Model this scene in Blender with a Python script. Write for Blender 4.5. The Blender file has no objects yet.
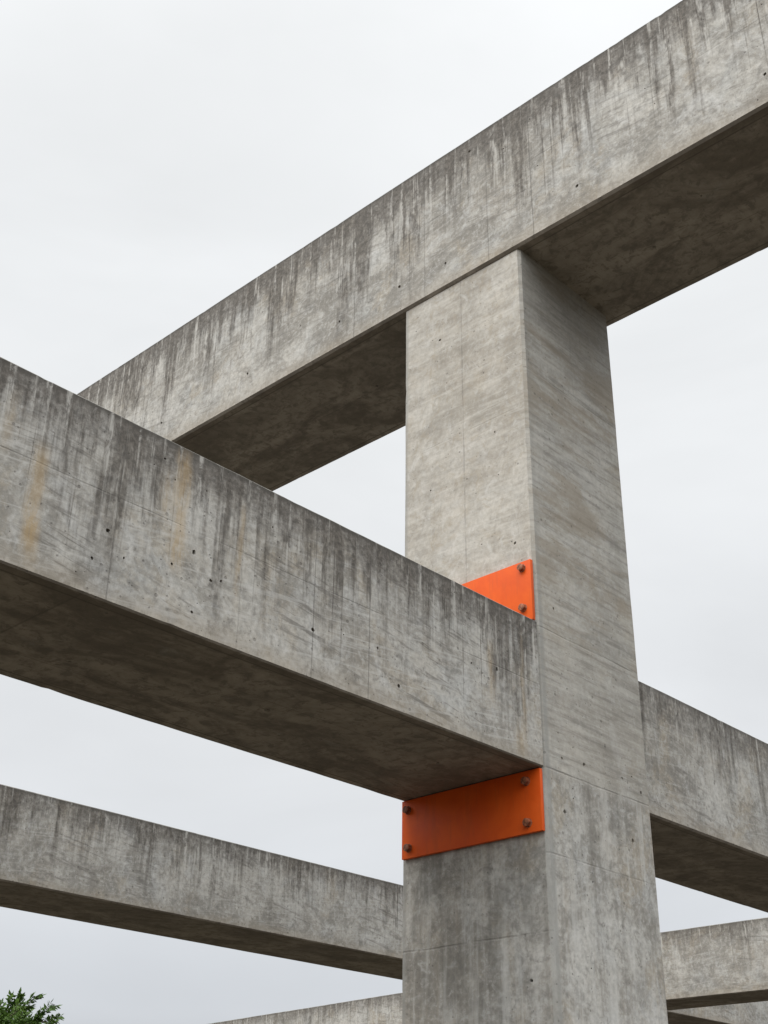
import bpy, bmesh, math, random
from mathutils import Vector, Matrix, noise as mn
random.seed(11)
sc = bpy.context.scene
col = sc.collection
R = math.radians

# ------------------------------------------------------------------ helpers
def tag(o, label=None, cat=None, group=None, kind=None):
    for k, v in (('label', label), ('category', cat), ('group', group), ('kind', kind)):
        if v: o[k] = v
    return o

def link(name, mesh, mat=None, parent=None, loc=None):
    o = bpy.data.objects.new(name, mesh); col.objects.link(o)
    if mat: mesh.materials.append(mat)
    if parent: o.parent = parent
    if loc is not None: o.location = loc
    return o

# ------------------------------------------------------------------ node expression helpers
class S:
    """a scalar or vector socket with arithmetic"""
    def __init__(s, g, sock): s.g = g; s.s = sock
    def _m(s, op, *a): return s.g.math(op, s, *a)
    def __add__(s, o): return s._m('ADD', o)
    __radd__ = __add__
    def __sub__(s, o): return s._m('SUBTRACT', o)
    def __rsub__(s, o): return s.g.math('SUBTRACT', o, s)
    def __mul__(s, o): return s._m('MULTIPLY', o)
    __rmul__ = __mul__
    def __truediv__(s, o): return s._m('DIVIDE', o)
    def abs(s): return s._m('ABSOLUTE')
    def floor(s): return s._m('FLOOR')
    def clamp(s): return s.g.math('ADD', s, 0.0, clamp=True)
    def max(s, o): return s._m('MAXIMUM', o)
    def min(s, o): return s._m('MINIMUM', o)
    def pow(s, o): return s._m('POWER', o)

class G:
    def __init__(g, name):
        g.mat = bpy.data.materials.new(name); g.mat.use_nodes = True
        g.nt = g.mat.node_tree; g.n = g.nt.nodes; g.l = g.nt.links
        g.bsdf = g.n['Principled BSDF']
    def put(g, inp, v):
        if isinstance(v, S): g.l.new(v.s, inp)
        elif isinstance(v, (tuple, list)): inp.default_value = (*v, 1) if len(v) == 3 and inp.type == 'RGBA' else v
        else: inp.default_value = v
    def math(g, op, *a, clamp=False):
        n = g.n.new('ShaderNodeMath'); n.operation = op; n.use_clamp = clamp
        for i, v in enumerate(a): g.put(n.inputs[i], v)
        return S(g, n.outputs[0])
    def coords(g):
        t = g.n.new('ShaderNodeTexCoord'); sp = g.n.new('ShaderNodeSeparateXYZ')
        g.l.new(t.outputs['Object'], sp.inputs[0])
        ge = g.n.new('ShaderNodeNewGeometry'); sn = g.n.new('ShaderNodeSeparateXYZ')
        g.l.new(t.outputs['Normal'], sn.inputs[0])
        g.P = S(g, t.outputs['Object'])
        return [S(g, sp.outputs[i]) for i in range(3)], [S(g, sn.outputs[i]) for i in range(3)]
    def vec(g, x, y, z):
        n = g.n.new('ShaderNodeCombineXYZ')
        for i, v in enumerate((x, y, z)): g.put(n.inputs[i], v)
        return S(g, n.outputs[0])
    def noise(g, v, scale=1., detail=4., rough=.55, dist=0.):
        n = g.n.new('ShaderNodeTexNoise'); g.put(n.inputs['Vector'], v)
        n.inputs['Scale'].default_value = scale; n.inputs['Detail'].default_value = detail
        n.inputs['Roughness'].default_value = rough; n.inputs['Distortion'].default_value = dist
        return S(g, n.outputs[0])
    def white(g, v):
        n = g.n.new('ShaderNodeTexWhiteNoise'); n.noise_dimensions = '1D'; g.put(n.inputs['W'], v)
        return S(g, n.outputs['Value'])
    def voro(g, v, scale):
        n = g.n.new('ShaderNodeTexVoronoi'); g.put(n.inputs['Vector'], v); n.inputs['Scale'].default_value = scale
        sp = g.n.new('ShaderNodeSeparateColor'); g.l.new(n.outputs['Color'], sp.inputs[0])
        return S(g, n.outputs['Distance']), S(g, sp.outputs[0])
    def ss(g, x, a, b, lo=0., hi=1.):
        n = g.n.new('ShaderNodeMapRange'); n.interpolation_type = 'SMOOTHSTEP'
        for i, v in enumerate((x, a, b, lo, hi)): g.put(n.inputs[i], v)
        return S(g, n.outputs[0])
    def mix(g, f, a, b, blend='MIX'):
        n = g.n.new('ShaderNodeMix'); n.data_type = 'RGBA'; n.blend_type = blend
        g.put(n.inputs[0], f); g.put(n.inputs[6], a); g.put(n.inputs[7], b)
        return S(g, n.outputs[2])
    def bump(g, h, strength, dist, prev=None):
        n = g.n.new('ShaderNodeBump'); n.inputs['Strength'].default_value = strength
        n.inputs['Distance'].default_value = dist; g.put(n.inputs['Height'], h)
        if prev: g.l.new(prev.s, n.inputs['Normal'])
        return S(g, n.outputs[0])
    def finish(g, color, rough, normal, spec=.3):
        g.put(g.bsdf.inputs['Base Color'], color); g.put(g.bsdf.inputs['Roughness'], rough)
        g.put(g.bsdf.inputs['Specular IOR Level'], spec)
        if normal: g.l.new(normal.s, g.bsdf.inputs['Normal'])
        return g.mat

# ------------------------------------------------------------------ concrete
# palette: linear base colours
LIGHT = (.515, .492, .445); MID = (.400, .380, .340); DARK = (.290, .272, .240)
WARM = (.440, .400, .340); COOL = (.400, .410, .405)
GRIME = (.098, .088, .078); GRIME2 = (.150, .138, .122)
RUST = (.43, .295, .135)

def surface_base(g, P, u, z, seed, warm=.35):
    """mottled cement paste: clouds, trowel swirls, fines, pale and warm patches"""
    off = g.vec(u + seed * 3.7, seed * 1.3, z + seed)
    big = g.noise(off, 1.3, 6, .62, .5)
    med = g.noise(off, 5.5, 8, .70, .7)
    mot = g.noise(off, 15., 7, .70, .9)
    fine = g.noise(off, 48, 6, .74)
    c = g.mix(g.ss(big * .40 + med * .60, .38, .62), DARK, LIGHT)
    warmn = g.noise(g.vec(u + seed, 7.1, z + 4.), 2.6, 7, .68, .6)
    c = g.mix(g.ss(warmn, .48, .66) * warm, c, WARM)
    c = g.mix(g.ss(warmn, .48, .32) * .4, c, COOL)
    # weathering in large ragged patches
    pa = g.noise(g.vec(u * .8 + seed * 5., 1.7, z * 1.2 + seed), 2.1, 9, .70, .8)
    c = g.mix(g.ss(pa, .50, .60) * .54, c, (.200, .184, .156))
    tan = g.noise(g.vec(u * 1.1 + seed * 7., 4.4, z * .9), 2.4, 9, .72, .6)
    c = g.mix(g.ss(tan, .51, .63) * .50, c, (.400, .338, .250))
    c = g.mix(g.ss(pa, .48, .38) * .46, c, (.60, .585, .545))
    # blotches a few centimetres wide
    c = g.mix(g.ss(mot, .50, .66) * .55, c, (.205, .196, .178))
    c = g.mix(g.ss(mot, .48, .34) * .50, c, (.54, .532, .505))
    # pale lime bloom patches with soft ragged edges
    pal = g.noise(g.vec(u * 1.2 + seed * 2, 2.3, z), 3.3, 8, .72, 1.2)
    c = g.mix(g.ss(pal, .54, .66) * .45, c, (.58, .575, .555))
    # fine mortar grain
    c = g.mix(g.ss(fine, .42, .62) * .55, c, g.mix(.5, c, (.12, .112, .10)))
    c = g.mix(g.ss(fine, .46, .32) * .42, c, (.58, .57, .545))
    # dark mould speckle
    sp = g.noise(off, 24, 7, .78, .4)
    c = g.mix(g.ss(sp, .575, .68) * g.ss(big, .38, .60) * .62, c, GRIME2)
    return c, big, med, fine

def pits(g, P, k=1.):
    d1, r1 = g.voro(P, 16.); d2, r2 = g.voro(P, 38.)
    m1 = g.ss(d1, r1 * .16 - .035, r1 * .16 - .075) * g.ss(r1, .62, .66)
    m2 = g.ss(d2, r2 * .22 - .05, r2 * .22 - .12) * g.ss(r2, .70, .74)
    return (m1.max(m2) * k).clamp()

def joints(g, u, z, p, seed, w=.0018, keep=.5):
    """form panel seams, one per cell at a jittered place, some strong and some faint"""
    cell = (u / p).floor()
    r = g.white(cell + seed * 17.3); r2 = g.white(cell * 1.7 + seed * 5.1 + .37)
    wob = g.noise(g.vec(z * 3, seed, 0.), 1.5, 3) * .006
    d = (u - (cell + r * .7 + .15) * p + wob).abs()
    return g.ss(d, w * 2.2, w * .5) * g.ss(r2, keep, 1., .0, 1.)

def beam_material(name, axis, H, seed, drip=1., grime=1., rust=(), mid=None, spots=(), fibre=.25, panel=.42, edge=(.045, .74)):
    g = G(name); (x, y, z), (nx, ny, nz) = g.coords()
    u = x if axis == 'X' else y
    v = y if axis == 'X' else x
    d = z * -1.                                  # depth below the beam's top edge (origin is on that edge)
    c, big, med, fine = surface_base(g, g.P, u, z, seed, warm=.5)
    side = g.ss(nz.abs(), .6, .35)
    # board fibre: thin hatch running almost along the beam, in patches
    ang = z + u * .16
    hat = g.noise(g.vec(u * 2.6, seed, ang * 40.), 1., 5, .68, .25)
    hat2 = g.noise(g.vec(u * 2.2 + 9., seed, (z - u * .10) * 62.), 1., 4, .65, .2)
    patch = g.ss(g.noise(g.vec(u + 20., seed, z), 2.0, 3), .42, .60)
    c = g.mix(g.ss(hat, .52, .62) * patch * (fibre + .30), c, GRIME2)
    c = g.mix(g.ss(hat2, .53, .63) * fibre, c, (.58, .565, .53))
    # ---- run-off streaks from the top edge
    n6 = g.noise(g.vec(u * 2.8 + seed, seed * 2., d * .25), 1., 5, .64)
    n14 = g.noise(g.vec(u * 12.5 + seed, seed * 3., d * .9), 1., 6, .70, .25)
    n40 = g.noise(g.vec(u * 38. + seed, seed * 4., d * 1.6), 1., 5, .68, .15)
    ragged = g.noise(g.vec(u * 9., seed, d * 7.), 1., 5, .7)
    L = g.ss(n6 * .7 + n14 * .3, .38, .62, .10, 1.25) * H * drip
    fade = g.ss(d + (ragged - .5) * .16, L, L * .02)
    streak = g.ss(n14 * .50 + n40 * .50, .43, .585)
    wide = g.ss(n6 * .60 + n14 * .40, .44, .62)
    brk = g.noise(g.vec(u * 20. + seed, seed, d * 11.), 1., 6, .72, .6)
    m = fade * (streak * .66 + wide * .48) * g.ss(brk, .34, .58, .50, 1.)
    m = m * g.ss(med, .25, .58, .55, 1.)
    # thin dark lines that run on further than the rest
    thin = g.ss(g.noise(g.vec(u * 42. + seed, seed * 5., d * .35), 1., 3, .6, .1), .61, .69) * g.ss(d, H * 1.05, H * .3) * g.ss(brk, .34, .52, .25, 1.)
    m = (m + thin * .50) * side
    gc = g.mix(g.ss(fine * .55 + brk * .45, .38, .60), (.165, .146, .122), (.070, .061, .052))
    c = g.mix((m * grime * 1.6).clamp() * .84, c, gc)
    # grime band right under the top edge, mottled with lichen specks
    band = g.ss(d + (ragged - .5) * .22 * H + (n6 - .5) * .30 * H, H * .30, H * .06) * side
    c = g.mix((band * g.ss(fine * .4 + brk * .6, .36, .58, .45, 1.) * grime).clamp() * .78, c, g.mix(g.ss(fine, .38, .62), (.150, .134, .117), (.086, .077, .067)))
    lip = g.ss(d + (ragged - .5) * .03, .035, .008) * side
    c = g.mix(lip * .75 * grime, c, (.085, .077, .067))
    lich = g.ss(g.noise(g.vec(u, seed, z), 26., 5, .72, .7), .60, .70) * g.ss(d, H * .34, H * .02) * side
    c = g.mix(lich * .42, c, (.36, .345, .32))
    # pale lime streaks between them
    pale = g.ss(g.noise(g.vec(u * 24. + seed + 31., seed, d * 1.1), 1., 4, .65, .2), .53, .63) * g.ss(d, H * .95, H * .1) * side
    c = g.mix(pale * g.ss(brk, .60, .42) * .62, c, (.58, .56, .515))
    # warm tint along the lower edge
    low = g.ss(d + (med - .5) * .12, H * .86, H * .99) * side
    c = g.mix(low * .42, c, (.31, .262, .20))
    arr = g.ss(d, H - .030, H - .012) * g.ss(g.noise(g.vec(u * 14., seed, z), 1., 6, .72), .48, .60) * side
    c = g.mix(arr * .5, c, (.50, .455, .385))
    # seams
    j = joints(g, u, z, panel, seed) * side
    if mid is not None:
        dm = (d - mid + (g.noise(g.vec(u * 1.3, seed, 0.), 1., 2) - .5) * .02).abs()
        j = j.max(g.ss(dm, .0040, .001) * .55 * g.ss(g.noise(g.vec(u * 2., 1., seed), 1., 2), .40, .58) * side)
    c = g.mix(j * .52, c, (.12, .112, .10))
    # rust runs: (u, depth top, depth bottom, width, strength)
    for (ru, d0, d1, w, k) in rust:
        du = (u - ru + (g.noise(g.vec(d * 5., ru, 0.), 1., 3) - .5) * w * 1.5).abs()
        a = g.ss(du, w, w * .15) * g.ss(d, d0 - .04, d0 + .06) * g.ss(d, d1 + .05, d1 - .06)
        a = a * g.ss(g.noise(g.vec(u * 30., ru, d * 6.), 1., 7, .75, .4), .36, .58, .10, 1.)
        c = g.mix(a * (k * .72), c, RUST)
    # soffit: form release stains, warm tea coloured blotches, cloudy
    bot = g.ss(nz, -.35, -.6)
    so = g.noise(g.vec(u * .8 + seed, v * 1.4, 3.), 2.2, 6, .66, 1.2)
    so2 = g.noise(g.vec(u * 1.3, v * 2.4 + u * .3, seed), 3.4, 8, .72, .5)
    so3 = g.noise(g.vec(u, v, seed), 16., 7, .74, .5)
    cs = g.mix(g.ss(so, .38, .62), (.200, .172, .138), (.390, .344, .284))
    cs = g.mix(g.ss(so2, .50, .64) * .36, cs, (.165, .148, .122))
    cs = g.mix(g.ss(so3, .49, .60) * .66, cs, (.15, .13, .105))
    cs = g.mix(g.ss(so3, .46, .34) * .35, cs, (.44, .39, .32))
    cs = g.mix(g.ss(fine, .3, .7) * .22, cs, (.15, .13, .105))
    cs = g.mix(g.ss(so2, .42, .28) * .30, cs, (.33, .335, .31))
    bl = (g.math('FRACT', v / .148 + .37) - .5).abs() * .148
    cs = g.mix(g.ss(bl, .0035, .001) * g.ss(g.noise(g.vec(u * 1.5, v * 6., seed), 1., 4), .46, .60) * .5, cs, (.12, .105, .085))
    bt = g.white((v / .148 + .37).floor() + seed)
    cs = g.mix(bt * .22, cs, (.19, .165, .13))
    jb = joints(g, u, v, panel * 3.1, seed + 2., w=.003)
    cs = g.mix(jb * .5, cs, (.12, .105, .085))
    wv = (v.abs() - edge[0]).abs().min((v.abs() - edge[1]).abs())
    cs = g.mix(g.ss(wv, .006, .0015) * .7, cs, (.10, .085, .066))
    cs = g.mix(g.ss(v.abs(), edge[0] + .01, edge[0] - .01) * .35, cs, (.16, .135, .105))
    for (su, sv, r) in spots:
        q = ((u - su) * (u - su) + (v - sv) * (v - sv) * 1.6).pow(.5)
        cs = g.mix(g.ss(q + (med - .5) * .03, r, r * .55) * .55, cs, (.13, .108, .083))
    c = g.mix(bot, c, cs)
    # weathered top
    top = g.ss(nz, .35, .6)
    c = g.mix(top * .8, c, g.mix(g.ss(med, .4, .6), (.10, .095, .085), (.26, .25, .225)))
    pm = pits(g, g.P, .55)
    c = g.mix(pm * .75, c, (.075, .068, .06))
    h = med * .5 + fine * .3 + hat * patch * .10
    b = g.bump(h, .20, .010)
    b = g.bump((pm + j * .7) * -1., .55, .006, b)
    b = g.bump(g.noise(g.P, 130., 4, .7), .22, .003, b)
    return g.finish(c, g.ss(med, .3, .7, .72, .92), b, .25)

def pillar_material():
    g = G('pillar_concrete'); (x, y, z), (nx, ny, nz) = g.coords()
    u = x + y                                    # runs along either visible face
    left = g.ss(ny, -.5, -.75); right = g.ss(nx, .5, .75)
    c, big, med, fine = surface_base(g, g.P, u, z, 5.3, warm=.75)
    upper = g.ss(z + (med - .5) * .10, 3.17, 3.26)
    # upper lift: sweeping float marks that lie across the face
    tilt = z + u * .015
    hz = g.noise(g.vec(u * 1.5, 3., tilt * 10.), 1., 8, .70, .12)
    hz2 = g.noise(g.vec(u * 2.4 + 4., 3., (z + u * .02) * 34.), 1., 6, .66, .08)
    warmc = g.mix(g.ss(hz, .36, .64), (.340, .300, .245), (.530, .485, .415))
    coolc = g.mix(g.ss(hz, .36, .64), (.330, .310, .272), (.530, .508, .455))
    c = g.mix(upper * left * .42, c, warmc)
    c = g.mix(upper * right * .48, c, coolc)
    c = g.mix(upper * g.ss(hz2, .51, .62) * g.ss(nx, .5, .75, .12, .40), c, GRIME2)
    c = g.mix(upper * g.ss(hz2, .47, .36) * .34, c, (.58, .555, .50))
    # brown wash on the right face of the tall lift
    bw = g.noise(g.vec(u * 1.0 + 2., 9., (z + u * .05) * 3.2), 1., 7, .70, .3)
    c = g.mix(upper * right * g.ss(bw, .46, .58) * g.ss(z, 3.80, 3.90, .12, .62), c, (.285, .240, .180))
    # swirls on the left face
    sw = g.noise(g.vec(u * 1.3, 5., z), 9., 7, .72, 1.5)
    c = g.mix(upper * left * g.ss(sw, .53, .64) * .48, c, (.34, .292, .225))
    c = g.mix(upper * left * g.ss(sw, .45, .34) * .40, c, (.57, .555, .52))
    # lower lift: vertical run marks
    lower = 1. - upper
    ve = g.noise(g.vec(u * 11., 2., z * .8), 1., 6, .68, .35)
    ve2 = g.noise(g.vec(u * 34., 2., z * 1.2), 1., 4, .62, .2)
    c = g.mix(lower * g.ss(ve, .50, .68) * .42, c, GRIME2)
    c = g.mix(lower * g.ss(ve, .50, .34) * .50, c, (.58, .57, .535))
    c = g.mix(lower * g.ss(ve2, .55, .70) * .20, c, (.30, .25, .19))
    # damp dirt below the lower plate (left face)
    dn = g.noise(g.vec(u * 3., 1., z * 1.6), 1.6, 6, .68, 1.0)
    damp = left * g.ss(z, 2.98, 2.90) * g.ss(z + (dn - .5) * .8, 2.0, 2.75)
    c = g.mix(damp * g.ss(dn, .40, .58) * .42, c, (.150, .143, .125))
    # shade under the top beam painted into the right face, and rub lines near the arris
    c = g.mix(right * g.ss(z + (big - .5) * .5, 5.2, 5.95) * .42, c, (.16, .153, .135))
    # smoother grey mortar skin along the arrises
    strip = (right * g.ss(u, .052, .030) * g.ss(z, 4.6, 3.6, .25, 1.)).max(left * g.ss(u, -.772, -.786) * .9)
    c = g.mix(strip * g.ss(fine, .30, .60, .9, .5), c, (.285, .282, .262))
    # seams between lifts and panels
    wob = (g.noise(g.vec(u * 4., 0., z * 4.), 1., 3) - .5) * .012
    def hl(zz, w=.003): return g.ss((z - zz + wob).abs(), w * 2, w * .4)
    def vl(uu, w=.003): return g.ss((u - uu + wob * .6).abs(), w * 2, w * .4)
    j = right * (hl(3.86) * .6).max(hl(3.222) * 1.).max(hl(2.868) * .55).max(hl(5.247) * .8)
    j = j.max(right * vl(.405, .004) * g.ss(z, 5.25, 5.27) * .45).max(right * vl(.36) * g.ss(z, 3.05, 3.0) * g.ss(z, 2.87, 2.9) * .3)
    j = j.max(left * vl(-.400) * g.ss(z, 4.0, 4.1) * 1.15).max(left * hl(2.563) * .8).max(left * hl(5.03) * .35)
    j = j * g.ss(g.noise(g.vec(u * 5., 4., z * 5.), 1., 5, .7), .36, .60)
    c = g.mix(j * g.ss(fine, .35, .6, 1., .5) * .46, c, (.14, .13, .115))
    pm = pits(g, g.P, .55)
    c = g.mix(pm * .75, c, (.075, .068, .06))
    h = med * .45 + fine * .2 + hz * upper * .35 + ve * lower * .25
    b = g.bump(h, .18, .010)
    b = g.bump((pm + j * .7) * -1., .55, .006, b)
    b = g.bump(g.noise(g.P, 130., 4, .7), .22, .003, b)
    return g.finish(c, g.ss(med, .3, .7, .70, .9), b, .25)

# ------------------------------------------------------------------ block geometry
def frange(a, b, step):
    n = max(1, int(round(abs(b - a) / step)))
    return [a + (b - a) * i / n for i in range(n)]

def ring_profile(p0, p1, z0, z1, ct, cb, step):
    """closed outline (perp, z), counter-clockwise, with chamfered corners; flag = on a corner"""
    cs = [(p0 + cb, z0), (p1 - cb, z0), (p1, z0 + cb), (p1, z1 - ct), (p1 - ct, z1), (p0 + ct, z1), (p0, z1 - ct), (p0, z0 + cb)]
    out = []
    for i in range(8):
        a, b = cs[i], cs[(i + 1) % 8]
        n = max(1, int(round(math.hypot(b[0] - a[0], b[1] - a[1]) / step)))
        for k in range(n):
            t = k / n
            out.append((a[0] + (b[0] - a[0]) * t, a[1] + (b[1] - a[1]) * t, k == 0))
    return out

def block(name, axis, a0, a1, p0, p1, z0, z1, mat, origin, fine=None, ct=.006, cb=.009, step=.06, chip=1., seed=0., cutters=()):
    """a cast member running along axis X, Y or Z with slightly wavy faces and chipped arrises"""
    if fine: st = frange(a0, fine[0], .5) + frange(fine[0], fine[1], .03) + frange(fine[1], a1, .5) + [a1]
    else: st = frange(a0, a1, .05) + [a1]
    prof = ring_profile(p0, p1, z0, z1, ct, cb, step)
    cx, cz = (p0 + p1) / 2, (z0 + z1) / 2
    bm = bmesh.new(); rings = []
    for s in st:
        ring = []
        for (p, z, corner) in prof:
            q = Vector((s, p, z)) if axis == 'X' else (Vector((p, s, z)) if axis == 'Y' else Vector((p, z, s)))
            sv = Vector((seed, seed * 2, 0))
            w = mn.noise(q * .9 + sv) * .0014 + mn.noise(q * 4. + sv) * .0006
            if corner:
                w += mn.noise(q * 9. + sv) * .0010 * chip
                ch = mn.noise(q * 14. + sv * 1.7)
                if ch > .46: w -= (ch - .46) * .022 * chip
            dp, dz = p - cx, z - cz
            # push along the face normal (both at corners)
            fx = (1 if dp > 0 else -1) if abs(abs(dp) - (p1 - p0) / 2) < max(ct, cb) + 1e-6 else 0
            fz = (1 if dz > 0 else -1) if abs(abs(dz) - (z1 - z0) / 2) < max(ct, cb) + 1e-6 else 0
            pp, zz = p + fx * w, z + fz * w
            q = Vector((s, pp, zz)) if axis == 'X' else (Vector((pp, s, zz)) if axis == 'Y' else Vector((pp, zz, s)))
            ring.append(bm.verts.new(q - origin))
        rings.append(ring)
    n = len(prof)
    for i in range(len(rings) - 1):
        for k in range(n):
            bm.faces.new((rings[i][k], rings[i][(k + 1) % n], rings[i + 1][(k + 1) % n], rings[i + 1][k]))
    bm.faces.new(rings[0]); bm.faces.new(list(reversed(rings[-1])))
    bmesh.ops.recalc_face_normals(bm, faces=bm.faces)
    for f in bm.faces: f.smooth = True
    me = bpy.data.meshes.new(name); bm.to_mesh(me); bm.free()
    o = link(name, me, mat, loc=origin)
    if cutters:
        cb_ = bmesh.new()
        for (pos, nrm, r, depth) in cutters:
            r *= .72; nrm = Vector(nrm); rot = nrm.to_track_quat('Z', 'Y').to_matrix()
            k = 11; ph = random.random() * 6
            lay = []
            for (rr, h) in ((1.12, .02), (1.0, -.001), (.92, -depth * .6), (.55, -depth)):
                lay.append([cb_.verts.new(Vector(pos) - origin + rot @ Vector((math.cos(a) * r * rr * (1 + .16 * math.sin(2 * a + ph) + .08 * math.sin(3 * a + ph * 2)),
                            math.sin(a) * r * rr * (1 + .16 * math.cos(2 * a + ph)), h))) for a in [2 * math.pi * i / k for i in range(k)]])
            for i in range(3):
                for q in range(k): cb_.faces.new((lay[i][q], lay[i][(q + 1) % k], lay[i + 1][(q + 1) % k], lay[i + 1][q]))
            cb_.faces.new(lay[0]); cb_.faces.new(list(reversed(lay[3])))
        bmesh.ops.recalc_face_normals(cb_, faces=cb_.faces)
        cm = bpy.data.meshes.new('cut'); cb_.to_mesh(cm); cb_.free()
        co = bpy.data.objects.new('cut', cm); col.objects.link(co); co.location = origin
        md = o.modifiers.new('b', 'BOOLEAN'); md.operation = 'DIFFERENCE'; md.solver = 'EXACT'; md.object = co; md.use_self = True
        dg = bpy.context.evaluated_depsgraph_get(); dg.update()
        nm = bpy.data.meshes.new_from_object(o.evaluated_get(dg))
        o.modifiers.clear(); old = o.data; o.data = nm; nm.name = name
        bpy.data.meshes.remove(old); bpy.data.objects.remove(co); bpy.data.meshes.remove(cm)
    o['kind'] = 'thing'
    o.data.set_sharp_from_angle(angle=R(28))
    return o

# ------------------------------------------------------------------ measured layout (metres)
W, D = .800, .785                                  # pillar plan
Z2B, Z2T = 3.219, 3.881                            # middle level beams
Z1B, Z1T = 5.995, 6.960                            # top beam
BEAMS = 'concrete beams of the open frame'

def rnd_holes(n, f):
    return [f() for _ in range(n)]

# pillar
ph = []
for (y, z, r) in ((.289, 3.299, .013), (.129, 3.288, .010), (.129, 3.059, .014), (.628, 3.034, .014), (.58, 3.306, .008), (.128, 3.984, .009),
                  (.215, 3.357, .006), (.462, 3.421, .006), (.726, 3.27, .012), (.3, 2.801, .006), (.66, 3.33, .006)):
    ph.append(((0, y, z), (1, 0, 0), r, .03))
for (x, z, r) in ((-.549, 5.678, .010), (-.104, 4.304, .011), (-.122, 4.318, .006), (-.111, 2.388, .010), (-.62, 4.78, .006), (-.2, 4.95, .007)):
    ph.append(((x, 0, z), (0, -1, 0), r, .03))
for _ in range(16):
    ph.append(((0, random.uniform(.05, .74), random.uniform(2.2, 5.8)), (1, 0, 0), random.uniform(.0025, .0055), .012))
    ph.append(((random.uniform(-.75, -.05), 0, random.uniform(4.2, 5.85)), (0, -1, 0), random.uniform(.0025, .005), .012))
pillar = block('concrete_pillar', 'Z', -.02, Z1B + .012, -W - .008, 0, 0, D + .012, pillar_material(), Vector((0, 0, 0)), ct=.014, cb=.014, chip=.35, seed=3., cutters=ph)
tag(pillar, 'tall square grey concrete pillar carrying the top beam, with two orange plates bolted to it', 'pillar')

# top beam
y1 = -.018
h1 = [((x, y1, z), (0, -1, 0), r, .035) for (x, z, r) in ((.394, 6.162, .014), (-.489, 6.157, .012), (-.833, 6.182, .013), (-1.315, 6.183, .012),
      (-2.136, 6.197, .013), (-3.01, 6.208, .012), (1.445, 6.174, .012), (-.30, 6.86, .012), (-1.66, 6.33, .006), (.16, 6.45, .006))]
for _ in range(14):
    h1.append(((random.uniform(-4, 1.6), y1, random.uniform(6.03, 6.9)), (0, -1, 0), random.uniform(.003, .006), .012))
h1 += [((-1.42, .42, Z1B), (0, 0, -1), .014, .03), ((.52, .47, Z1B), (0, 0, -1), .013, .03), ((.9, .3, Z1B), (0, 0, -1), .008, .02)]
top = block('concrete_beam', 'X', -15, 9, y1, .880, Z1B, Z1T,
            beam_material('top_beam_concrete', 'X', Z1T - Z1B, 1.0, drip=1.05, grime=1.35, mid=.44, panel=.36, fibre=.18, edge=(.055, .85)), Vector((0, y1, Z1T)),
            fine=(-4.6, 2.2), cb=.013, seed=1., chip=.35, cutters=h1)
tag(top, 'topmost thick concrete beam resting across the head of the pillar', 'beam', BEAMS)

# middle beam towards the viewer
h2 = [((0, y, z), (1, 0, 0), r, .03) for (y, z, r) in ((-2.234, 3.455, .0105), (-2.277, 3.342, .007), (-1.894, 3.507, .0115), (-1.814, 3.431, .008), (-1.88, 3.294, .007),
      (-1.341, 3.405, .011), (-2.163, 3.385, .006), (-1.978, 3.432, .007), (-1.008, 3.439, .008), (-.295, 3.567, .012), (-.89, 3.322, .011), (-.46, 3.544, .007),
      (-1.771, 3.444, .008), (-2.05, 3.80, .006), (-2.09, 3.76, .004), (-2.0, 3.74, .005))]
for _ in range(18):
    h2.append(((0, random.uniform(-2.7, -.05), random.uniform(3.25, 3.85)), (1, 0, 0), random.uniform(.002, .0045), .01))
h2 += [((-.35, -1.23, Z2B), (0, 0, -1), .022, .012), ((-.30, -.33, Z2B), (0, 0, -1), .018, .012), ((-.5, -2.0, Z2B), (0, 0, -1), .009, .012)]
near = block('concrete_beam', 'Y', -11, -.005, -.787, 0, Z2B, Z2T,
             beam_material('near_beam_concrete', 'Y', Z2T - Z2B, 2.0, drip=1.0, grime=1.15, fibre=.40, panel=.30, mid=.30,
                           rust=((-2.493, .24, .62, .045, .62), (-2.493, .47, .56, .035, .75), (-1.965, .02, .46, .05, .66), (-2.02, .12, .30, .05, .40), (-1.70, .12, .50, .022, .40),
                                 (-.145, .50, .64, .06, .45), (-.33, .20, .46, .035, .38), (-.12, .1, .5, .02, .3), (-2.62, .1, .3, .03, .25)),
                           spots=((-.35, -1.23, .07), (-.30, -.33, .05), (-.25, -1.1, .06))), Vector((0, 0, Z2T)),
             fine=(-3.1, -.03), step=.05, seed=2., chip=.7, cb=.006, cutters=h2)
tag(near, 'rust-streaked concrete beam jutting forward from the pillar between the two orange plates', 'beam', BEAMS)

# middle beam leaving the pillar behind
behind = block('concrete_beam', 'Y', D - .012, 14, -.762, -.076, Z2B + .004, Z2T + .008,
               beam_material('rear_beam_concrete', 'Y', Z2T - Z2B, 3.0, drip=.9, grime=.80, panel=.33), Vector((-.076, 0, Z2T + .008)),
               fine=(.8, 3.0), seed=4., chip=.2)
tag(behind, 'concrete beam running back from the right side of the pillar', 'beam', BEAMS)

# parallel beam further off
far = block('concrete_beam', 'Y', -9, 16, -4.651, -3.963, 3.302, 3.872,
            beam_material('far_beam_concrete', 'Y', .57, 4.0, drip=1.0, grime=.85, panel=.62), Vector((-3.963, 0, 3.872)),
            fine=(-1., 4.), seed=5., chip=.2)
tag(far, 'long concrete beam crossing the lower left under the rust-streaked beam, passing behind the pillar', 'beam', BEAMS)

# cross beam between the two, seen right of the pillar
cross = block('concrete_beam', 'X', -3.968, -.758, 6.394, 6.967, 3.279, 3.874,
              beam_material('cross_beam_concrete', 'X', .595, 6.0, drip=.55, grime=.62, panel=.5), Vector((0, 6.394, 3.874)),
              fine=(-3.7, -1.6), seed=6., chip=.2)
tag(cross, 'short concrete cross beam low at the right of the pillar', 'beam', BEAMS)

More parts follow.
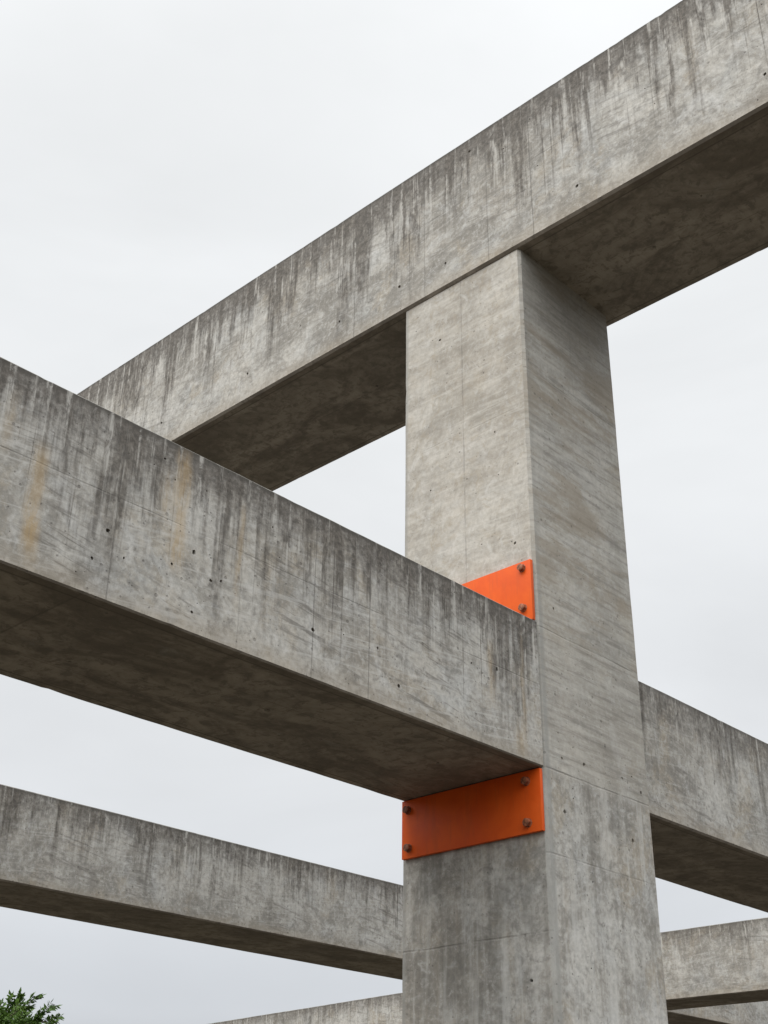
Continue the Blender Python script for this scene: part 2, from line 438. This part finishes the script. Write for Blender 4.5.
# cross beam beyond, at the bottom left
rear = block('concrete_beam', 'X', -13., .08, 0, .60, 3.279 - 3.872, 0.,
             beam_material('bottom_beam_concrete', 'X', .593, 7.0, drip=.7, grime=.7, panel=.55), Vector((0, 0, 0)), fine=(-9., -3.), seed=7., chip=.2)
rear.location = (-4.64, 7.286, 3.872); rear.rotation_euler.z = R(-6.44)
tag(rear, 'concrete beam barely showing at the bottom edge left of the pillar', 'beam', BEAMS)

# ------------------------------------------------------------------ orange plates
def paint_material():
    g = G('orange_paint'); (x, y, z), nn = g.coords()
    n1 = g.noise(g.P, 5., 5, .6, .4); n2 = g.noise(g.vec(x * 30., y * 30., z * 4.), 1., 4, .65); n3 = g.noise(g.P, 60., 4, .7)
    c = g.mix(g.ss(n1, .35, .65), (.64, .080, .006), (.72, .106, .010))
    c = g.mix(g.ss(n2, .52, .66) * .24, c, (.44, .075, .018))
    c = g.mix(g.ss(n3, .62, .74) * .18, c, (.30, .08, .03))
    sep = g.ss(z, .04, -.30) * .12
    c = g.mix(sep * g.ss(n2, .4, .6), c, (.45, .09, .02))
    b = g.bump(n3 * .5 + n1, .10, .004)
    return g.finish(c, g.ss(n1, .3, .7, .46, .60), b, .22)

def bolt_material():
    g = G('rusty_bolt'); (x, y, z), nn = g.coords()
    n1 = g.noise(g.P, 60., 5, .7, .5)
    c = g.mix(g.ss(n1, .36, .64), (.12, .040, .018), (.38, .135, .065))
    b = g.bump(n1, .4, .002)
    m = g.finish(c, .62, b, .4)
    return m

PAINT, BOLT = paint_material(), bolt_material()

def plate_mesh(name, w, h, t):
    bm = bmesh.new()
    bmesh.ops.create_cube(bm, size=1.)
    bmesh.ops.scale(bm, vec=(w, t, h), verts=bm.verts)
    bmesh.ops.translate(bm, vec=(-w / 2, -t / 2, 0), verts=bm.verts)
    bmesh.ops.bevel(bm, geom=bm.edges[:], offset=.0022, segments=2, affect='EDGES', profile=.6)
    for f in bm.faces: f.smooth = True
    me = bpy.data.meshes.new(name); bm.to_mesh(me); bm.free()
    me.set_sharp_from_angle(angle=R(50))
    return me

def bolt_mesh():
    bm = bmesh.new(); lay = []
    def ring(n, r, y, hexed=False):
        vs = []
        for i in range(n):
            a = 2 * math.pi * i / n
            rr = r * (math.cos(math.pi / 6) / math.cos((a % (math.pi / 3)) - math.pi / 6)) if hexed else r
            vs.append(bm.verts.new((math.cos(a) * rr, y, math.sin(a) * rr)))
        return vs
    n = 36
    # flange, then hexagon head with a rounded crown
    for (r, y, hx) in ((.0190, .001, 0), (.0190, -.0016, 0), (.0184, -.0020, 0), (.0176, -.0021, 1), (.0176, -.0170, 1), (.0162, -.0200, 0), (.0135, -.0212, 0), (.006, -.0216, 0)):
        lay.append(ring(n, r, y, hx))
    for i in range(len(lay) - 1):
        for k in range(n): bm.faces.new((lay[i][k], lay[i][(k + 1) % n], lay[i + 1][(k + 1) % n], lay[i + 1][k]))
    bm.faces.new(lay[0]); bm.faces.new(list(reversed(lay[-1])))
    bmesh.ops.recalc_face_normals(bm, faces=bm.faces)
    for f in bm.faces: f.smooth = True
    me = bpy.data.meshes.new('bolt'); bm.to_mesh(me); bm.free(); me.set_sharp_from_angle(angle=R(35))
    me.materials.append(BOLT)
    return me

BM = bolt_mesh()
PT = .019
def plate(x_right, w, z0, z1, bolts, label):
    h = z1 - z0
    o = link('steel_plate', plate_mesh('steel_plate', w, h, PT), PAINT, loc=(x_right, -.0035, (z0 + z1) / 2))
    tag(o, label, 'plate', 'orange plates bolted to the pillar')
    for (x, z) in bolts:
        b = bpy.data.objects.new('bolt', BM); col.objects.link(b); b.parent = o
        b.location = (x - x_right, -PT, z - (z0 + z1) / 2); b.rotation_euler = (0, random.uniform(0, 1), 0)
    return o
plate(-.006, .786, 3.887, 4.182, ((-.052, 4.148), (-.054, 3.951), (-.745, 4.148), (-.745, 3.951)),
      'bright orange steel plate above the jutting beam, showing as a triangle')
plate(-.008, .776, 2.954, 3.214, ((-.078, 3.169), (-.077, 2.995), (-.747, 3.168), (-.742, 2.998)),
      'shaded orange steel plate under the jutting beam with four rusty bolts')

# ------------------------------------------------------------------ ground
def ground_material():
    g = G('gravel_and_grass'); (x, y, z), nn = g.coords()
    n1 = g.noise(g.P, .25, 5, .6, .8); n2 = g.noise(g.P, 9., 6, .7); d, r = g.voro(g.P, 28.)
    gravel = g.mix(r, (.054, .046, .036), (.108, .092, .073))
    grass = g.mix(n2, (.04, .05, .02), (.085, .09, .04))
    c = g.mix(g.ss(n1, .56, .66), gravel, grass)
    b = g.bump(d * -1. + n2, .6, .03)
    return g.finish(c, .95, b, .2)
bm = bmesh.new(); bmesh.ops.create_circle(bm, cap_ends=True, radius=900., segments=96)
me = bpy.data.meshes.new('ground'); bm.to_mesh(me); bm.free()
tag(link('ground', me, ground_material()), kind='structure')

# ------------------------------------------------------------------ tree
def leaf_material():
    g = G('leaf'); (x, y, z), nn = g.coords()
    oi = g.noise(g.P, .9, 3, .6); n2 = g.noise(g.P, 6., 3)
    c = g.mix(g.ss(oi * .6 + n2 * .4, .35, .65), (.034, .074, .012), (.112, .195, .028))
    m = g.finish(c, .55, None, .35)
    return m
def bark_material():
    g = G('bark'); (x, y, z), nn = g.coords()
    n = g.noise(g.vec(x * 12., y * 12., z * 2.), 1., 5, .7)
    return g.finish(g.mix(n, (.05, .04, .03), (.16, .13, .10)), .9, g.bump(n, .6, .03), .2)
LEAF, BARK = leaf_material(), bark_material()

def make_tree(base, height, spread, tips, clumps):
    rng = random.Random(5)
    root = bpy.data.objects.new('broadleaf_tree', None); col.objects.link(root); root.location = base
    wood = bmesh.new(); crown = bmesh.new()
    def tube(a, b, ra, rb, n=7):
        d = (b - a).normalized(); q = d.to_track_quat('Z', 'Y').to_matrix()
        va = [wood.verts.new(a + q @ Vector((math.cos(t) * ra, math.sin(t) * ra, 0))) for t in [2 * math.pi * i / n for i in range(n)]]
        vb = [wood.verts.new(b + q @ Vector((math.cos(t) * rb, math.sin(t) * rb, 0))) for t in [2 * math.pi * i / n for i in range(n)]]
        for i in range(n): wood.faces.new((va[i], va[(i + 1) % n], vb[(i + 1) % n], vb[i]))
    def leaf(p, d, size):
        d = d.normalized(); s = d.cross(Vector((rng.uniform(-1, 1), rng.uniform(-1, 1), rng.uniform(.2, 1)))).normalized()
        nrm = s.cross(d)
        w = size * .24
        v = [p, p + d * size * .35 + s * w + nrm * w * .3, p + d * size, p + d * size * .35 - s * w + nrm * w * .3]
        m = p + d * size * .45 - nrm * w * .15
        vs = [crown.verts.new(t) for t in v]; c = crown.verts.new(m)
        for i in range(4): crown.faces.new((vs[i], vs[(i + 1) % 4], c))
    def spray(p, d, length, n=11):
        # a twig with leaves in two rows
        d = d.normalized(); side = d.cross(Vector((rng.uniform(-1, 1), rng.uniform(-1, 1), 1))).normalized()
        tube(p, p + d * length, .007, .003, 4)
        for k in range(n):
            t = (k + .6) / n
            for sg in (-1, 1):
                leaf(p + d * length * t, d * .75 + side * sg * .75 + Vector((rng.uniform(-.35, .35), rng.uniform(-.35, .35), rng.uniform(-.5, .1))), rng.uniform(.11, .18))
        leaf(p + d * length, d, .15)
    trunk_top = Vector((.1, .05, height * .42))
    tube(Vector((0, 0, -.1)), Vector((.03, .02, height * .2)), .20, .15, 10); tube(Vector((.03, .02, height * .2)), trunk_top, .15, .12, 10)
    for _ in range(52):
        a = rng.uniform(0, 6.283); el = rng.uniform(.15, 1.45)
        dirv = Vector((math.cos(a) * math.cos(el), math.sin(a) * math.cos(el), math.sin(el)))
        Lr = height * .54 * (.72 + .28 * math.sin(el)) * rng.uniform(.72, 1.0)
        end = trunk_top + Vector((dirv.x * spread / (height * .54), dirv.y * spread / (height * .54), dirv.z)) * Lr
        mid = trunk_top.lerp(end, .5) + Vector((rng.uniform(-.2, .2), rng.uniform(-.2, .2), .25))
        tube(trunk_top - Vector((0, 0, rng.uniform(0, .9))), mid, .06, .035, 6); tube(mid, end, .035, .012, 5)
        for _k in range(30):
            t = rng.uniform(.30, 1.0)
            p = (mid.lerp(end, (t - .5) * 2) if t > .5 else trunk_top.lerp(mid, t * 2)) + Vector((rng.gauss(0, .24), rng.gauss(0, .24), rng.gauss(0, .2)))
            dd = dirv + Vector((rng.uniform(-1, 1), rng.uniform(-1, 1), rng.uniform(-.5, .9)))
            spray(p, dd, rng.uniform(.25, .5), 7)
    for (a, b) in tips:                      # the longer shoots that stand clear of the crown
        a = Vector(a) - Vector((base[0], base[1], 0)); b = Vector(b) - Vector((base[0], base[1], 0)); dd = (b - a)
        tube(a - dd * .5, a + dd * .6, .02, .008, 5)
        for k in range(7):
            t = .15 + k / 8
            spray(a + dd * t, dd.normalized() + Vector((rng.uniform(-.8, .8), rng.uniform(-.8, .8), rng.uniform(-.25, .6))), .34 - .02 * k, 6)
    for (cx, cy, cz, rr, n) in clumps:       # thick leafy clumps on the side towards the frame
        for _k in range(n):
            o = Vector((rng.gauss(0, rr), rng.gauss(0, rr), rng.gauss(0, rr * .7)))
            spray(Vector((cx, cy, cz)) - Vector((base[0], base[1], 0)) + o, o + Vector((0, 0, .25)), rng.uniform(.22, .4), 7)
    for nm, b_, mt in (('trunk', wood, BARK), ('crown', crown, LEAF)):
        me = bpy.data.meshes.new(nm); b_.to_mesh(me); b_.free(); link(nm, me, mt, root)
    tag(root, 'leafy green tree peeping up at the bottom left corner beyond the beams', 'tree')

TREE_BASE = (-27.3, 12.5, -.16)
TIPS = [((-26.9, 13.8, 5.75), (-26.0, 14.0, 6.20)), ((-26.2, 14., 5.6), (-24.95, 14., 5.62)), ((-27.1, 13.9, 5.95), (-26.75, 14., 6.2)), ((-26.3, 14., 5.4), (-25.3, 14., 5.95)), ((-26.2, 14., 5.3), (-25.3, 14., 5.35))]
make_tree(TREE_BASE, 6.3, 2.3, TIPS, ((-27.5, 13.7, 5.62, .34, 90), (-26.7, 13.9, 5.30, .26, 60), (-27.9, 13.3, 5.3, .5, 90), (-28.6, 13.2, 5.75, .4, 60)))

# ------------------------------------------------------------------ sky and sun (bright overcast)
SUN_EL, SUN_AZ = R(48), R(186)           # azimuth: compass from +Y clockwise, where the light comes from
w = bpy.data.worlds.new('World'); sc.world = w; w.use_nodes = True
nt = w.node_tree; nd, lk = nt.nodes, nt.links
bg = nd['Background']
sky = nd.new('ShaderNodeTexSky'); sky.sky_type = 'NISHITA'; sky.sun_disc = False
sky.sun_elevation = SUN_EL; sky.sun_rotation = SUN_AZ; sky.dust_density = 4.; sky.air_density = 1.
hs = nd.new('ShaderNodeHueSaturation'); hs.inputs['Saturation'].default_value = .25; lk.new(sky.outputs[0], hs.inputs['Color'])
tc = nd.new('ShaderNodeTexCoord'); sp = nd.new('ShaderNodeSeparateXYZ'); lk.new(tc.outputs['Generated'], sp.inputs[0])
def wm(op, a, b=None, clamp=False):
    n = nd.new('ShaderNodeMath'); n.operation = op; n.use_clamp = clamp
    for i, v in enumerate((a, b)):
        if v is None: continue
        if hasattr(v, 'type'): lk.new(v, n.inputs[i])
        else: n.inputs[i].default_value = v
    return n.outputs[0]
ramp = nd.new('ShaderNodeValToRGB'); lk.new(sp.outputs[2], ramp.inputs[0])
cr = ramp.color_ramp; cr.interpolation = 'EASE'
K = 10.                                   # cloud layer in the sky texture's units (Background strength is 0.1)
stops = [(0., (.26, .27, .28)), (.07, (.45, .47, .495)), (.125, (.655, .685, .725)), (.32, (.79, .812, .838)), (.55, (.845, .865, .882)), (.80, (.875, .893, .905)), (1., (.96, .97, .98))]
cr.elements[0].position = 0; cr.elements[0].color = (*stops[0][1], 1); cr.elements[1].position = 1; cr.elements[1].color = (*stops[-1][1], 1)
for p, c in stops[1:-1]:
    e = cr.elements.new(p); e.color = (*c, 1)
# cloud layer: soft stretched noise
mp = nd.new('ShaderNodeMapping'); lk.new(tc.outputs['Generated'], mp.inputs[0]); mp.inputs['Scale'].default_value = (1.6, 1.6, 4.2)
cn = nd.new('ShaderNodeTexNoise'); lk.new(mp.outputs[0], cn.inputs['Vector']); cn.inputs['Scale'].default_value = 1.3; cn.inputs['Detail'].default_value = 5; cn.inputs['Roughness'].default_value = .5; cn.inputs['Distortion'].default_value = .4
cl = wm('ADD', wm('MULTIPLY', wm('SUBTRACT', cn.outputs[0], .5), .42), 1.035)
# the brighter part of the cloud deck round the hidden sun
sd = Vector((math.sin(SUN_AZ) * math.cos(SUN_EL), math.cos(SUN_AZ) * math.cos(SUN_EL), math.sin(SUN_EL)))
dt = nd.new('ShaderNodeVectorMath'); dt.operation = 'DOT_PRODUCT'; lk.new(tc.outputs['Generated'], dt.inputs[0]); dt.inputs[1].default_value = sd
glow = wm('POWER', wm('MAXIMUM', dt.outputs['Value'], 0.), 4.)
d2 = nd.new('ShaderNodeVectorMath'); d2.operation = 'DOT_PRODUCT'; lk.new(tc.outputs['Generated'], d2.inputs[0]); d2.inputs[1].default_value = (.50, -.35, .79)
thin = wm('POWER', wm('MAXIMUM', d2.outputs['Value'], 0.), 2.5)     # bright lobe added to the sky behind the camera, lifts +X faces
mul = wm('MULTIPLY', cl, wm('ADD', wm('ADD', wm('MULTIPLY', glow, .7), wm('MULTIPLY', thin, 1.95)), 1.))
vm = nd.new('ShaderNodeVectorMath'); vm.operation = 'SCALE'; lk.new(ramp.outputs[0], vm.inputs[0]); lk.new(wm('MULTIPLY', mul, K), vm.inputs['Scale'])
mx = nd.new('ShaderNodeMix'); mx.data_type = 'RGBA'; mx.inputs[0].default_value = .95
lk.new(hs.outputs[0], mx.inputs[6]); lk.new(vm.outputs[0], mx.inputs[7])
lk.new(mx.outputs[2], bg.inputs['Color']); bg.inputs['Strength'].default_value = .1

sl = bpy.data.lights.new('sun', 'SUN'); sl.energy = 1.3; sl.angle = R(28); sl.color = (1., .96, .90)
so = bpy.data.objects.new('sun', sl); col.objects.link(so)
so.rotation_euler = (-sd).to_track_quat('-Z', 'Y').to_euler(); so.location = (0, 0, 30)

# ------------------------------------------------------------------ camera
cam = bpy.data.cameras.new('camera'); co = bpy.data.objects.new('camera', cam); col.objects.link(co)
cam.sensor_fit = 'VERTICAL'; cam.sensor_height = 36.; cam.lens = 1273.547 * 36. / 1024.
cam.clip_start = .05; cam.clip_end = 3000.
rx, ry, rz = R(28.6829), R(.84136), R(43.81667)
fw = Vector((-math.sin(rz), math.cos(rz), 0)); rt = Vector((math.cos(rz), math.sin(rz), 0)); up = Vector((0, 0, 1))
f2 = fw * math.cos(rx) + up * math.sin(rx); u2 = -fw * math.sin(rx) + up * math.cos(rx)
r3 = rt * math.cos(ry) + u2 * math.sin(ry); u3 = -rt * math.sin(ry) + u2 * math.cos(ry)
M = Matrix((r3, u3, -f2)).transposed().to_4x4(); M.translation = Vector((3.0732, -4.1878, 1.6))
co.matrix_world = M
sc.camera = co

vs = sc.view_settings; vs.view_transform = 'Standard'; vs.look = 'None'; vs.exposure = 0.; vs.gamma = 1.; vs.use_curve_mapping = False
sc.cycles.use_denoising = True
sc.cycles.max_bounces = 8
